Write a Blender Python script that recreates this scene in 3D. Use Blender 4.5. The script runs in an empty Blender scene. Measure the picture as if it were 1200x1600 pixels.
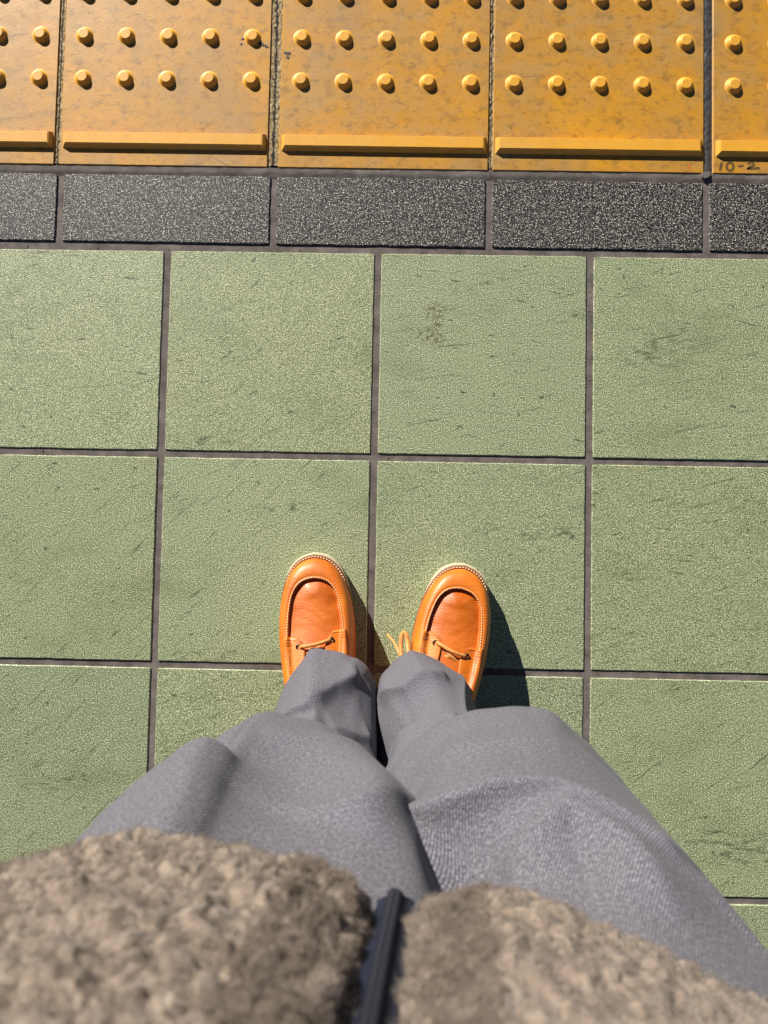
import bpy, bmesh, math, random
import numpy as np
from mathutils import Vector
from mathutils.bvhtree import BVHTree
random.seed(7); RNG = np.random.default_rng(11)
SC = bpy.context.scene
COL = SC.collection
R_ = np.radians

# ------------------------------------------------------------------ camera
cam = bpy.data.objects.new('camera', bpy.data.cameras.new('camera'))
COL.objects.link(cam)
cam.location = (0.03183, -0.12831, 1.0810)
cam.rotation_euler = (0.04754, 0.01411, 0.01931)
cam.data.lens = 27.0; cam.data.sensor_width = 36.0
cam.data.clip_start = 0.01; cam.data.clip_end = 500
cam.data.dof.use_dof = True
cam.data.dof.focus_distance = 1.02
cam.data.dof.aperture_fstop = 10.5
SC.camera = cam
NX, NY = 0.0318, -0.1283            # point of the floor straight below the lens

# ------------------------------------------------------------------ light
SUN_EL, SUN_AZ = float(R_(25.3)), float(R_(-32))       # azimuth measured from +Y towards +X
world = bpy.data.worlds.new('World'); SC.world = world; world.use_nodes = True
wn = world.node_tree.nodes; wl = world.node_tree.links
bg = wn['Background']
sky = wn.new('ShaderNodeTexSky'); sky.sky_type = 'NISHITA'; sky.sun_disc = False
sky.air_density = 0.35; sky.dust_density = 0.1; sky.sun_elevation = SUN_EL; sky.sun_rotation = SUN_AZ
wl.new(sky.outputs[0], bg.inputs[0]); bg.inputs[1].default_value = 0.05
sd = bpy.data.lights.new('sun', 'SUN'); sd.energy = 5.0; sd.angle = float(R_(0.5)); sd.color = (1.0, 0.95, 0.87)
sun = bpy.data.objects.new('sun', sd); COL.objects.link(sun)
to_sun = Vector((math.sin(SUN_AZ)*math.cos(SUN_EL), math.cos(SUN_AZ)*math.cos(SUN_EL), math.sin(SUN_EL)))
sun.rotation_euler = to_sun.to_track_quat('Z', 'Y').to_euler()
sun.location = to_sun*5
vs = SC.view_settings
vs.view_transform = 'Standard'; vs.look = 'None'; vs.gamma = 1; vs.use_curve_mapping = False
vs.exposure = 0.77

SC.cycles.caustics_reflective = False; SC.cycles.caustics_refractive = False

# ------------------------------------------------------------------ helpers
def lin(r, g, b):
    f = lambda c: (c/255/12.92 if c/255 <= 0.04045 else ((c/255+0.055)/1.055)**2.4)
    return (f(r), f(g), f(b), 1)

class Mat:
    """small helper around a node tree"""
    def __init__(s, name, rough=0.6, spec=0.5):
        s.m = bpy.data.materials.new(name); s.m.use_nodes = True
        s.n = s.m.node_tree.nodes; s.l = s.m.node_tree.links
        s.b = s.n['Principled BSDF']
        s.b.inputs['Roughness'].default_value = rough
        s.b.inputs['Specular IOR Level'].default_value = spec
        s._pos = None
    def pos(s):
        if s._pos is None: s._pos = s.n.new('ShaderNodeNewGeometry').outputs['Position']
        return s._pos
    def ob(s): return s.n.new('ShaderNodeTexCoord').outputs['Object']
    def uv(s): return s.n.new('ShaderNodeUVMap').outputs[0]
    def put(s, sock, v):
        if isinstance(v, bpy.types.NodeSocket): s.l.new(v, sock)
        else: sock.default_value = v
    def mapping(s, vec, scale=(1, 1, 1), rot=(0, 0, 0), loc=(0, 0, 0)):
        k = s.n.new('ShaderNodeMapping'); s.l.new(vec, k.inputs[0])
        k.inputs['Scale'].default_value = scale; k.inputs['Rotation'].default_value = rot; k.inputs['Location'].default_value = loc
        return k.outputs[0]
    def noise(s, vec, scale, detail=2, rough=0.5, dist=0.0):
        k = s.n.new('ShaderNodeTexNoise'); s.l.new(vec, k.inputs['Vector'])
        k.inputs['Scale'].default_value = scale; k.inputs['Detail'].default_value = detail
        k.inputs['Roughness'].default_value = rough; k.inputs['Distortion'].default_value = dist
        return k.outputs['Fac']
    def streak(s, vec, along, across, ang, detail=4, rough=0.6, dist=0.5, loc=(0, 0, 0)):
        """noise drawn out along a direction, ang counted from +X"""
        v = s.mapping(s.mapping(vec, rot=(0, 0, -ang)), (along, across, 1), loc=loc)
        return s.noise(v, 1.0, detail, rough, dist)
    def voro(s, vec, scale, feature='F1', out='Distance'):
        k = s.n.new('ShaderNodeTexVoronoi'); k.feature = feature; s.l.new(vec, k.inputs['Vector'])
        k.inputs['Scale'].default_value = scale
        return k.outputs[out]
    def ramp(s, fac, stops, interp='LINEAR'):
        k = s.n.new('ShaderNodeValToRGB'); k.color_ramp.interpolation = interp
        e = k.color_ramp.elements
        while len(e) < len(stops): e.new(0.5)
        for el, (p, c) in zip(e, stops):
            el.position = p; el.color = c if not isinstance(c, (int, float)) else (c, c, c, 1)
        s.l.new(fac, k.inputs[0]); return k.outputs[0]
    def mix(s, fac, a, b, mode='MIX'):
        k = s.n.new('ShaderNodeMix'); k.data_type = 'RGBA'; k.blend_type = mode
        s.put(k.inputs[0], fac); s.put(k.inputs[6], a); s.put(k.inputs[7], b)
        return k.outputs[2]
    def math(s, op, a, b=0.0, clamp=False):
        k = s.n.new('ShaderNodeMath'); k.operation = op; k.use_clamp = clamp
        s.put(k.inputs[0], a); s.put(k.inputs[1], b); return k.outputs[0]
    def bump(s, h, dist, strength=1.0, prev=None):
        k = s.n.new('ShaderNodeBump'); k.inputs['Distance'].default_value = dist; k.inputs['Strength'].default_value = strength
        s.l.new(h, k.inputs['Height'])
        if prev is not None: s.l.new(prev, k.inputs['Normal'])
        return k.outputs[0]
    def rand(s): return s.n.new('ShaderNodeObjectInfo').outputs['Random']
    def sep(s, v):
        k = s.n.new('ShaderNodeSeparateXYZ'); s.l.new(v, k.inputs[0]); return k.outputs
    def blob(s, x, y, rx, ry, ang=0.0):
        """soft elliptical mask on the floor, 1 in the middle, 0 outside"""
        m = s.n.new('ShaderNodeMapping'); m.vector_type = 'TEXTURE'
        s.l.new(s.pos(), m.inputs[0]); m.inputs['Location'].default_value = (x, y, 0); m.inputs['Rotation'].default_value = (0, 0, ang)
        m.inputs['Scale'].default_value = (rx, ry, 1)
        k = s.n.new('ShaderNodeTexGradient'); k.gradient_type = 'SPHERICAL'; s.l.new(m.outputs[0], k.inputs[0])
        return k.outputs['Fac']
    def done(s, col=None, nrm=None, rough=None):
        if col is not None: s.put(s.b.inputs['Base Color'], col)
        if nrm is not None: s.l.new(nrm, s.b.inputs['Normal'])
        if rough is not None: s.put(s.b.inputs['Roughness'], rough)
        return s.m

def mesh(name, verts, faces, mat=None, uvs=None, smooth=True):
    """verts (N,3); faces a list of tuples or an (M,k) array; uvs per vertex"""
    me = bpy.data.meshes.new(name)
    verts = np.asarray(verts, np.float32)
    if isinstance(faces, np.ndarray):
        M, k = faces.shape
        me.vertices.add(len(verts)); me.vertices.foreach_set('co', verts.ravel())
        me.loops.add(M*k); me.loops.foreach_set('vertex_index', faces.ravel().astype(np.int32))
        me.polygons.add(M); me.polygons.foreach_set('loop_start', np.arange(0, M*k, k, dtype=np.int32))
        me.update(calc_edges=True); me.validate()
    else:
        me.from_pydata(verts.tolist(), [], faces); me.update()
    if uvs is not None:
        li = np.empty(len(me.loops), np.int32); me.loops.foreach_get('vertex_index', li)
        lay = me.uv_layers.new(name='UVMap'); lay.data.foreach_set('uv', np.asarray(uvs, np.float32)[li].ravel())
    if smooth: me.polygons.foreach_set('use_smooth', np.ones(len(me.polygons), bool))
    if mat is not None: me.materials.append(mat)
    return me

def obj(name, me, parent=None, loc=(0, 0, 0), rotz=0.0, **props):
    o = bpy.data.objects.new(name, me); COL.objects.link(o)
    o.location = loc; o.rotation_euler = (0, 0, rotz)
    if parent is not None: o.parent = parent
    for k, v in props.items(): o[k] = v
    return o

def grid_faces(nu, nv, closed_u=False):
    """vertex index = v*nu + u"""
    uu = np.arange(nu if closed_u else nu-1); vv = np.arange(nv-1)
    U, V = np.meshgrid(uu, vv); U = U.ravel(); V = V.ravel(); U2 = (U+1) % nu
    return np.stack([V*nu+U, V*nu+U2, (V+1)*nu+U2, (V+1)*nu+U], 1)

def bm_mesh(name, bm, mat, smooth=False):
    bmesh.ops.recalc_face_normals(bm, faces=bm.faces)
    me = bpy.data.meshes.new(name); bm.to_mesh(me); bm.free()
    if mat: me.materials.append(mat)
    if smooth: me.polygons.foreach_set('use_smooth', np.ones(len(me.polygons), bool))
    return me

def bevel_box(name, x0, x1, y0, y1, z0, z1, bev, mat, segs=1):
    """box whose four top edges and upright corners are rounded"""
    bm = bmesh.new()
    bmesh.ops.create_cube(bm, size=1)
    for v in bm.verts:
        v.co = Vector((x0 if v.co.x < 0 else x1, y0 if v.co.y < 0 else y1, z0 if v.co.z < 0 else z1))
    es = [e for e in bm.edges if max(v.co.z for v in e.verts) > z1-1e-6]
    bmesh.ops.bevel(bm, geom=es, offset=bev, segments=segs, profile=0.6, affect='EDGES', clamp_overlap=True)
    return bm_mesh(name, bm, mat)

def rough_tile(name, w, h, bev, mat, seed, n=22, jit=0.0006):
    """slab with slightly ragged, rounded arrises"""
    t = np.linspace(0, 1, n, endpoint=False)
    x0, y0 = w/2, h/2
    L = np.concatenate([np.column_stack([-x0+w*t, np.full(n, -y0)]), np.column_stack([np.full(n, x0), -y0+h*t]),
                        np.column_stack([x0-w*t, np.full(n, y0)]), np.column_stack([np.full(n, -x0), y0-h*t])])
    N = len(L); cn = L/np.array([x0, y0])
    inw = -np.where(np.abs(np.abs(cn)-1) < 1e-6, np.sign(cn), 0)
    k = np.stack([L[:, 0]*140, L[:, 1]*140, np.full(N, seed*3.7)], 1)
    j = jit*np.abs(vnoise(k, seed))+jit*1.6*np.clip(vnoise(k*.45, seed+4)-.45, 0, 1)
    ii = np.arange(N) % n == 0
    a = L+inw*j[:, None]; a[ii] += inw[ii]*0.0005
    b = L+inw*(bev+j*1.5)[:, None]
    zs = (-0.012, -bev*1.1, 0.0)
    V = np.concatenate([np.column_stack([a, np.full(N, zs[0])]), np.column_stack([a, np.full(N, zs[1])]), np.column_stack([b, np.full(N, zs[2])])])
    F = [tuple(int(c) for c in f) for f in grid_faces(N, 3, True)]+[tuple(range(2*N, 3*N))]
    return mesh(name, V, F, mat, smooth=False)

def tube(path, radius, sides=8, flat=1.0, cap=True):
    """verts, faces of a tube; flat squashes it along its local up"""
    P = np.asarray(path, float); n = len(P)
    T = np.gradient(P, axis=0); T /= np.linalg.norm(T, axis=1)[:, None]+1e-12
    up = np.array([0, 0, 1.0]); V = []; rad = radius if np.ndim(radius) else np.full(n, radius)
    for i in range(n):
        s = np.cross(T[i], up)
        if np.linalg.norm(s) < 1e-3: s = np.array([1.0, 0, 0])
        s /= np.linalg.norm(s); u = np.cross(s, T[i])
        for k in range(sides):
            a = 2*math.pi*k/sides
            V.append(P[i]+rad[i]*(math.cos(a)*s+math.sin(a)*flat*u))
    F = [tuple(int(c) for c in f) for f in grid_faces(sides, n, True)]
    if cap: F += [tuple(range(sides))[::-1], tuple(range((n-1)*sides, n*sides))]
    return V, F

def join(parts):
    V, F = [], []
    for v, f in parts:
        o = len(V); V += [tuple(p) for p in v]; F += [tuple(i+o for i in q) for q in f]
    return V, F

def spline(xs, ys, x):
    """monotone-ish cubic through the points"""
    xs = np.asarray(xs, float); ys = np.asarray(ys, float); x = np.clip(np.asarray(x, float), xs[0], xs[-1])
    m = np.gradient(ys, xs); i = np.clip(np.searchsorted(xs, x)-1, 0, len(xs)-2)
    h = xs[i+1]-xs[i]; t = (x-xs[i])/h
    return ((2*t**3-3*t**2+1)*ys[i]+(t**3-2*t**2+t)*h*m[i]+(-2*t**3+3*t**2)*ys[i+1]+(t**3-t**2)*h*m[i+1])

def _hash(ix, iy, iz, seed):
    h = (ix*374761393+iy*668265263+iz*2147483647+seed*974634777) & 0xffffffff
    h = ((h ^ (h >> 13))*1274126177) & 0xffffffff
    h = ((h ^ (h >> 16))*2246822519) & 0xffffffff
    return ((h ^ (h >> 15)) & 0xffffff)/float(0xffffff)

def vnoise(p, seed=0):
    """value noise, p (N,3) -> -1..1"""
    p = np.asarray(p, float); i = np.floor(p).astype(np.int64); f = p-i; f = f*f*(3-2*f); r = 0
    for dx in (0, 1):
        for dy in (0, 1):
            for dz in (0, 1):
                w = (f[:, 0] if dx else 1-f[:, 0])*(f[:, 1] if dy else 1-f[:, 1])*(f[:, 2] if dz else 1-f[:, 2])
                r = r+w*_hash(i[:, 0]+dx, i[:, 1]+dy, i[:, 2]+dz, seed)
    return r*2-1

def worley(p, seed=0):
    """distance to the nearest cell point and that cell's random value"""
    p = np.asarray(p, float); i = np.floor(p).astype(np.int64)
    best = np.full(len(p), 9.0); rnd = np.zeros(len(p))
    for dx in (-1, 0, 1):
        for dy in (-1, 0, 1):
            for dz in (-1, 0, 1):
                a, b, c = i[:, 0]+dx, i[:, 1]+dy, i[:, 2]+dz
                q = np.stack([a+_hash(a, b, c, seed), b+_hash(a, b, c, seed+1), c+_hash(a, b, c, seed+2)], 1)
                d = np.linalg.norm(q-p, axis=1); k = d < best
                best[k] = d[k]; rnd[k] = _hash(a, b, c, seed+3)[k]
    return best, rnd

# ------------------------------------------------------------------ floor materials
def mat_green():
    m = Mat('green_tile', 0.5, 0.5); P = m.pos()
    cmb = m.n.new('ShaderNodeCombineXYZ'); r0 = m.rand()
    m.l.new(m.math('MULTIPLY', r0, 37.0), cmb.inputs[0]); m.l.new(m.math('MULTIPLY', r0, 91.0), cmb.inputs[1])
    rv = m.n.new('ShaderNodeVectorRotate'); rv.rotation_type = 'Z_AXIS'; m.l.new(P, rv.inputs['Vector'])
    m.l.new(m.math('MULTIPLY', m.math('SUBTRACT', m.math('FRACT', m.math('MULTIPLY', r0, 13.7)), 0.5), 0.7), rv.inputs['Angle'])
    av = m.n.new('ShaderNodeVectorMath'); av.operation = 'ADD'; m.l.new(rv.outputs[0], av.inputs[0]); m.l.new(cmb.outputs[0], av.inputs[1])
    PT = av.outputs[0]                                   # every tile its own scuffs
    grain = m.noise(P, 640, 2, 0.6)
    base = m.ramp(grain, [(0.34, lin(62, 70, 46)), (0.45, lin(128, 138, 101)), (0.55, lin(158, 166, 126)), (0.66, lin(240, 240, 204))])
    big = m.noise(P, 9, 4, 0.6)
    base = m.mix(m.ramp(big, [(0.35, 0.0), (0.75, 0.5)]), base, m.mix(0.5, base, lin(118, 140, 102)))
    hue = m.rand()
    base = m.mix(m.math('MULTIPLY', hue, 0.35), base, m.mix(1.0, base, (1.05, 1.0, 0.80, 1), 'MULTIPLY'))
    base = m.mix(1.0, base, m.ramp(m.math('FRACT', m.math('MULTIPLY', hue, 7.3)), [(0.0, lin(238, 238, 238)), (1.0, lin(255, 255, 255))]), 'MULTIPLY')
    base = m.mix(m.ramp(m.noise(m.mapping(P, (5, 9, 1), (0, 0, 0.5), (2, 2, 0)), 1.0, 5, 0.7), [(0.52, 0.0), (0.72, 0.5)]), base, m.mix(1.0, base, lin(190, 196, 176), 'MULTIPLY'))
    # scuffs drawn out along the platform, with a slant
    st = m.streak(PT, 9, 120, R_(14), 5, 0.65, 0.9)
    scuff = m.ramp(st, [(0.60, 0.0), (0.74, 0.5)])
    base = m.mix(scuff, base, lin(80, 88, 62))
    st2 = m.streak(PT, 32, 230, R_(8), 3, 0.55, 0.5, (3, 7, 0))
    base = m.mix(m.ramp(st2, [(0.67, 0.0), (0.72, 0.85)]), base, lin(46, 48, 36))
    st3 = m.streak(PT, 14, 210, R_(31), 4, 0.6, 0.7, (5, 1, 0))
    base = m.mix(m.ramp(st3, [(0.62, 0.0), (0.70, 0.7)]), base, lin(66, 72, 50))
    dots = m.noise(P, 70, 2, 0.5)
    base = m.mix(m.ramp(dots, [(0.70, 0.0), (0.75, 0.75)]), base, lin(56, 62, 42))
    # the brown stains and long scuffs the photograph shows
    for x, y, rx, ry, a in ((0.084, 0.212, 0.016, 0.013, 0.2), (0.075, 0.175, 0.02, 0.012, -0.2), (0.087, 0.19, 0.008, 0.03, 0.1)):
        k = m.math('MULTIPLY', m.ramp(m.blob(x, y, rx*1.3, ry*1.3, a), [(0.0, 0.0), (0.6, 1.0)]), m.ramp(m.noise(P, 170, 3, 0.6), [(0.47, 0.0), (0.58, 1.0)]))
        base = m.mix(m.math('MULTIPLY', k, 0.8), base, lin(86, 78, 54))
    for x, y, rx, ry, a in ((0.250, -0.103, 0.075, 0.007, 0.13), (0.275, 0.205, 0.045, 0.006, 0.25), (-0.24, 0.02, 0.05, 0.012, 0.1),
                            (-0.22, -0.283, 0.07, 0.010, 0.02), (-0.42, -0.46, 0.06, 0.012, 0.15), (0.50, -0.53, 0.08, 0.03, -0.1), (-0.28, -0.42, 0.02, 0.008, 0.5),
                            (0.165, 0.255, 0.05, 0.006, 0.45), (-0.13, -0.075, 0.05, 0.008, 0.08), (0.40, 0.16, 0.06, 0.03, 0.3)):
        k = m.math('MULTIPLY', m.ramp(m.blob(x, y, rx*1.3, ry*1.3, a), [(0.0, 0.0), (0.7, 1.0)]), m.ramp(m.noise(m.mapping(P, (.5, 1.3, 1), (0, 0, -a)), 105, 4, 0.62), [(0.49, 0.0), (0.62, 1.0)]))
        base = m.mix(m.math('MULTIPLY', k, 0.65), base, lin(62, 66, 44))
    # pale worn arrises
    zz = m.sep(m.ob())[2]
    edge = m.ramp(m.math('MULTIPLY', m.math('ADD', zz, 0.002), 500.0), [(0.0, 1.0), (0.85, 0.7), (0.97, 0.0)])
    base = m.mix(m.math('MULTIPLY', edge, m.ramp(m.noise(P, 90, 3, 0.6), [(0.42, 0.0), (0.68, 0.6)])), base, lin(192, 192, 160))
    b = m.bump(grain, 0.0009, 0.7)
    b = m.bump(m.noise(P, 1300, 1), 0.0003, 0.4, b)
    return m.done(base, b, m.ramp(big, [(0.3, 0.42), (0.7, 0.56)]))

def mat_granite():
    m = Mat('speckled_granite', 0.5, 0.4); P = m.pos()
    g1 = m.noise(P, 640, 2, 0.6); g2 = m.noise(m.mapping(P, loc=(9, 3, 1)), 260, 3, 0.6)
    s = m.math('ADD', m.math('MULTIPLY', g1, 0.75), m.math('MULTIPLY', g2, 0.25))
    base = m.ramp(s, [(0.45, lin(20, 19, 20)), (0.525, lin(42, 40, 40)), (0.57, lin(126, 122, 113)), (0.635, lin(240, 235, 217))])
    b = m.bump(g1, 0.0007, 0.6)
    return m.done(base, b, 0.5)

def mat_grout():
    m = Mat('grout', 0.85, 0.25); P = m.pos()
    n = m.noise(P, 45, 4, 0.6)
    base = m.ramp(n, [(0.3, lin(82, 75, 70)), (0.55, lin(108, 100, 95)), (0.75, lin(126, 118, 111))])
    base = m.mix(m.ramp(m.noise(P, 420, 2), [(0.68, 0.0), (0.74, 0.6)]), base, lin(60, 52, 46))
    # beyond the tiles built one by one the pattern carries on as colour
    br = m.n.new('ShaderNodeTexBrick'); br.offset = 0.0
    m.l.new(m.mapping(P, (1, 1, 1), loc=(0.0048, 0.0, 0)), br.inputs['Vector'])
    br.inputs['Color1'].default_value = lin(140, 153, 108); br.inputs['Color2'].default_value = lin(132, 148, 106); br.inputs['Mortar'].default_value = lin(104, 94, 88)
    br.inputs['Scale'].default_value = 1.0; br.inputs['Brick Width'].default_value = 0.3025; br.inputs['Row Height'].default_value = 0.30; br.inputs['Mortar Size'].default_value = 0.0048
    x, y, z = m.sep(P)
    far = m.math('MAXIMUM', m.math('GREATER_THAN', m.math('ABSOLUTE', x), 1.36), m.math('LESS_THAN', y, -1.51))
    far = m.math('MULTIPLY', far, m.math('LESS_THAN', y, 0.30))
    base = m.mix(far, base, br.outputs['Color'])
    return m.done(base, m.bump(m.noise(P, 300, 3), 0.0008, 0.5))

def mat_yellow(name, clean=0.0):
    m = Mat(name, 0.42, 0.5); P = m.pos()
    n = m.noise(P, 7.5, 5, 0.62, 0.5); n2 = m.noise(m.mapping(P, (1, 1.6, 1), loc=(4, 2, 0)), 26, 4, 0.65)
    k = m.math('ADD', m.math('MULTIPLY', n, 0.65), m.math('MULTIPLY', n2, 0.35))
    xw = m.sep(P)[0]
    worn = m.ramp(k, [(0.36, lin(204, 142, 24)), (0.46, lin(190, 134, 34)), (0.55, lin(180, 132, 54)), (0.66, lin(172, 135, 78))])
    if clean: worn = m.mix(clean, worn, lin(240, 174, 50))
    d = m.noise(m.mapping(P, (1, 1.3, 1)), 60, 5, 0.7)
    col = m.mix(m.ramp(d, [(0.50, 0.0), (0.68, 0.65 if not clean else 0.15)]), worn, lin(122, 90, 38))
    if not clean:
        sp = m.noise(P, 210, 2, 0.5)
        col = m.mix(m.ramp(sp, [(0.735, 0.0), (0.765, 0.75)]), col, lin(70, 48, 28))
        sc = m.streak(P, 24, 300, R_(5), 3, 0.6, 0.4)
        sc2 = m.streak(P, 16, 260, R_(-28), 3, 0.6, 0.4, (4, 9, 0))
        col = m.mix(m.ramp(sc2, [(0.66, 0.0), (0.72, 0.6)]), col, lin(104, 76, 40))
        col = m.mix(m.ramp(sc, [(0.66, 0.0), (0.71, 0.65)]), col, lin(96, 68, 40))
        haze = m.noise(m.mapping(P, (9, 5, 1), (0, 0, 0.7), (1, 6, 0)), 1.0, 3)
        col = m.mix(m.ramp(haze, [(0.50, 0.0), (0.70, 0.45)]), col, lin(140, 116, 82))
    b = m.bump(m.noise(P, 380, 3), 0.0004, 0.35)
    b = m.bump(m.noise(P, 25, 2), 0.0010, 0.12, b)
    return m.done(col, b, m.ramp(n2, [(0.3, 0.42), (0.7, 0.60)]))

def mat_plain(name, c, rough=0.6, spec=0.5, nscale=200, amp=0.25, bump=0.0003):
    m = Mat(name, rough, spec); P = m.pos()
    n = m.noise(P, nscale, 3, 0.6)
    d = tuple(x*(1-amp) for x in c[:3])+(1,); l = tuple(min(1, x*(1+amp)) for x in c[:3])+(1,)
    return m.done(m.ramp(n, [(0.3, d), (0.7, l)]), m.bump(n, bump, 0.6))

M_green, M_gran, M_grout = mat_green(), mat_granite(), mat_grout()
M_yel, M_dome = mat_yellow('tactile_yellow'), mat_yellow('tactile_yellow_raised', 0.6)
M_seal = mat_plain('black_sealant', lin(58, 55, 54), 0.5, 0.5, 120, 0.3, 0.0008)
M_tar = mat_plain('black_tar', lin(52, 48, 46), 0.6, 0.4, 300, 0.3)
M_ink = mat_plain('marker_ink', lin(98, 74, 38), 0.6, 0.3, 500, 0.25, 0.0)
M_red = mat_plain('red_crayon', lin(196, 104, 42), 0.7, 0.3, 500, 0.2, 0.0)

def mat_filler():
    m = Mat('cracked_filler', 0.8, 0.3); P = m.pos()
    n = m.noise(m.mapping(P, (1, 0.5, 1)), 260, 3, 0.65)
    base = m.ramp(n, [(0.34, lin(112, 92, 62)), (0.5, lin(150, 128, 90)), (0.68, lin(186, 166, 124))])
    u = m.sep(m.uv())[0]
    wob = m.math('MULTIPLY', m.math('SUBTRACT', m.noise(P, 150, 3, 0.6), 0.5), 0.75)
    crack = m.math('ABSOLUTE', m.math('ADD', m.math('SUBTRACT', u, 0.46), wob))
    base = m.mix(m.ramp(crack, [(0.09, 1.0), (0.16, 0.0)]), base, lin(30, 26, 24))
    return m.done(base, m.bump(crack, 0.003, 0.8))
M_fill = mat_filler()

# ------------------------------------------------------------------ floor
bm = bmesh.new()
for x, y in ((-150, -150), (150, -150), (150, 150), (-150, 150)): bm.verts.new((x, y, -0.0020))
bm.faces.new(bm.verts)
floor = obj('platform_floor', bm_mesh('platform_floor', bm, M_grout), kind='structure')

# green tiles, joints where the photograph has them
gx = [-0.3026+0.3026*i for i in range(-3, 6)]          # joint centres: ... -0.3026, 0, 0.3026 ...
gy = [0.2985, 0.0, -0.2972, -0.6008, -0.9035, -1.206, -1.509]
hw = 0.0047
tile_me = {}
for r in range(len(gy)-1):
    y1 = 0.2932 if r == 0 else gy[r]-hw; y0 = gy[r+1]+hw
    key = round(y1-y0, 4)
    me = tile_me.get(key)
    if me is None:
        w = 0.3026-2*hw
        me = tile_me[key] = [rough_tile('tile', w, y1-y0, 0.0011, M_green, 31+k+7*r) for k in range(4)]
    for c in range(len(gx)-1):
        obj('tile', me[(c*3+r) % 4], floor, ((gx[c]+gx[c+1])/2+random.uniform(-.0006, .0006), (y0+y1)/2+random.uniform(-.0004, .0004), random.uniform(-.0003, .0002)), random.uniform(-.0012, .0012))
# speckled granite strip
bx = [-0.4618+0.3095*i for i in range(-3, 7)]
g_me = [rough_tile('granite_tile', 0.300, 0.0994, 0.0009, M_gran, 91+k, 24, 0.0008) for k in range(3)]
for i in range(len(bx)-1):
    obj('granite_tile', g_me[i % 3], floor, ((bx[i]+bx[i+1])/2, 0.3541-0.0008*(i-4), 0.0002), -0.0030)

# yellow tactile tiles
def lathe(profile, seg):
    V, F = [], []
    for r, z in profile:
        for k in range(seg):
            a = 2*math.pi*k/seg; V.append((r*math.cos(a), r*math.sin(a), z))
    F = [tuple(int(c) for c in f) for f in grid_faces(seg, len(profile), True)]
    F.append(tuple(range((len(profile)-1)*seg, len(profile)*seg)))
    return V, F
dv, df = lathe([(.0132, 0.0), (.0118, .0003), (.0109, .0011), (.0081, .0050), (.0074, .0057), (.0064, .0059)], 24)
dome_me = mesh('dome', dv, df, M_dome)
dome_me.polygons[len(df)-1].use_smooth = False
YT = 0.0012
t_me = bevel_box('tactile_tile', 0.0, 0.303, 0.0, 0.318, -0.012, 0.0, 0.0017, M_yel)
def bar_mesh():
    x0, x1, y0, y1, h, b = 0.0045, 0.2995, 0.0255, 0.0490, 0.0068, 0.0046
    V = [(x0, y0, 0), (x1, y0, 0), (x1, y1, 0), (x0, y1, 0), (x0+b, y0+b, h), (x1-b, y0+b, h), (x1-b, y1-b*.5, h), (x0+b, y1-b*.5, h)]
    F = [(0, 1, 5, 4), (1, 2, 6, 5), (2, 3, 7, 6), (3, 0, 4, 7), (4, 5, 6, 7)]
    bm = bmesh.new()
    vs_ = [bm.verts.new(v) for v in V]
    for f in F: bm.faces.new([vs_[i] for i in f])
    top = [e for e in bm.edges if all(v.co.z > 0.001 for v in e.verts)]
    bmesh.ops.bevel(bm, geom=top, offset=0.0008, segments=2, affect='EDGES')
    return bm_mesh('guide_bar', bm, M_dome)
bar_me = bar_mesh()
tx = [-1.0840, -0.7745, -0.4645, -0.1470, 0.1610, 0.4755, 0.7850]      # left edges
tiles = []
for i, x in enumerate(tx):
    y = 0.4172-0.0021*(x+0.46)
    t = obj('tactile_tile', t_me, floor, (x, y, YT), -0.0022 if i != 3 else -0.0032)
    tiles.append(t)
    obj('guide_bar', bar_me, t, (0.0, -0.0006, 0.0))
    for r in range(3):
        for c in range(5):
            obj('dome', dome_me, t, (0.0300+0.0614*c, 0.1290+0.0640*r, 0.0))

# what fills the joints between the yellow tiles
def strip(name, x0, x1, y0, y1, z, mat, rough=0.0006, nx=6, ny=140, seed=1, parent=floor, lean=0.0, edge=0.0004, dip=0.0):
    U, V = np.meshgrid(np.linspace(0, 1, nx), np.linspace(0, 1, ny))
    X = x0+(x1-x0)*U+edge*vnoise(np.stack([U.ravel()*2, V.ravel()*40, 0*U.ravel()], 1), seed).reshape(U.shape)+lean*(V)
    Y = y0+(y1-y0)*V
    Z = z+rough*vnoise(np.stack([X.ravel()*500, Y.ravel()*260, 0*X.ravel()], 1), seed+5).reshape(U.shape)+0.0006*np.sin(np.pi*U)-dip*np.clip(1-V*2.2, 0, 1)
    return obj(name, mesh(name, np.stack([X.ravel(), Y.ravel(), Z.ravel()], 1), grid_faces(nx, ny), mat, np.stack([U.ravel(), V.ravel()], 1)), parent)
for i in range(len(tx)-1):
    xa, xb = tx[i]+0.303, tx[i+1]
    if i == 4: continue
    strip('joint_filler', xa+0.0008, xb+0.0010, 0.420, 0.736, 0.0, M_fill, 0.0007, 9, 260, 20+i)
strip('sealant_strip', 0.4645, 0.4762, 0.418, 0.736, -0.0008, M_seal, 0.0005, 8, 160, 41, edge=0.0006)

strip('joint_mortar', -1.10, 1.10, 0.4030, 0.4168, -0.0006, M_grout, 0.0003, 300, 9, 77, edge=0.0, dip=0.0016)

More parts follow.
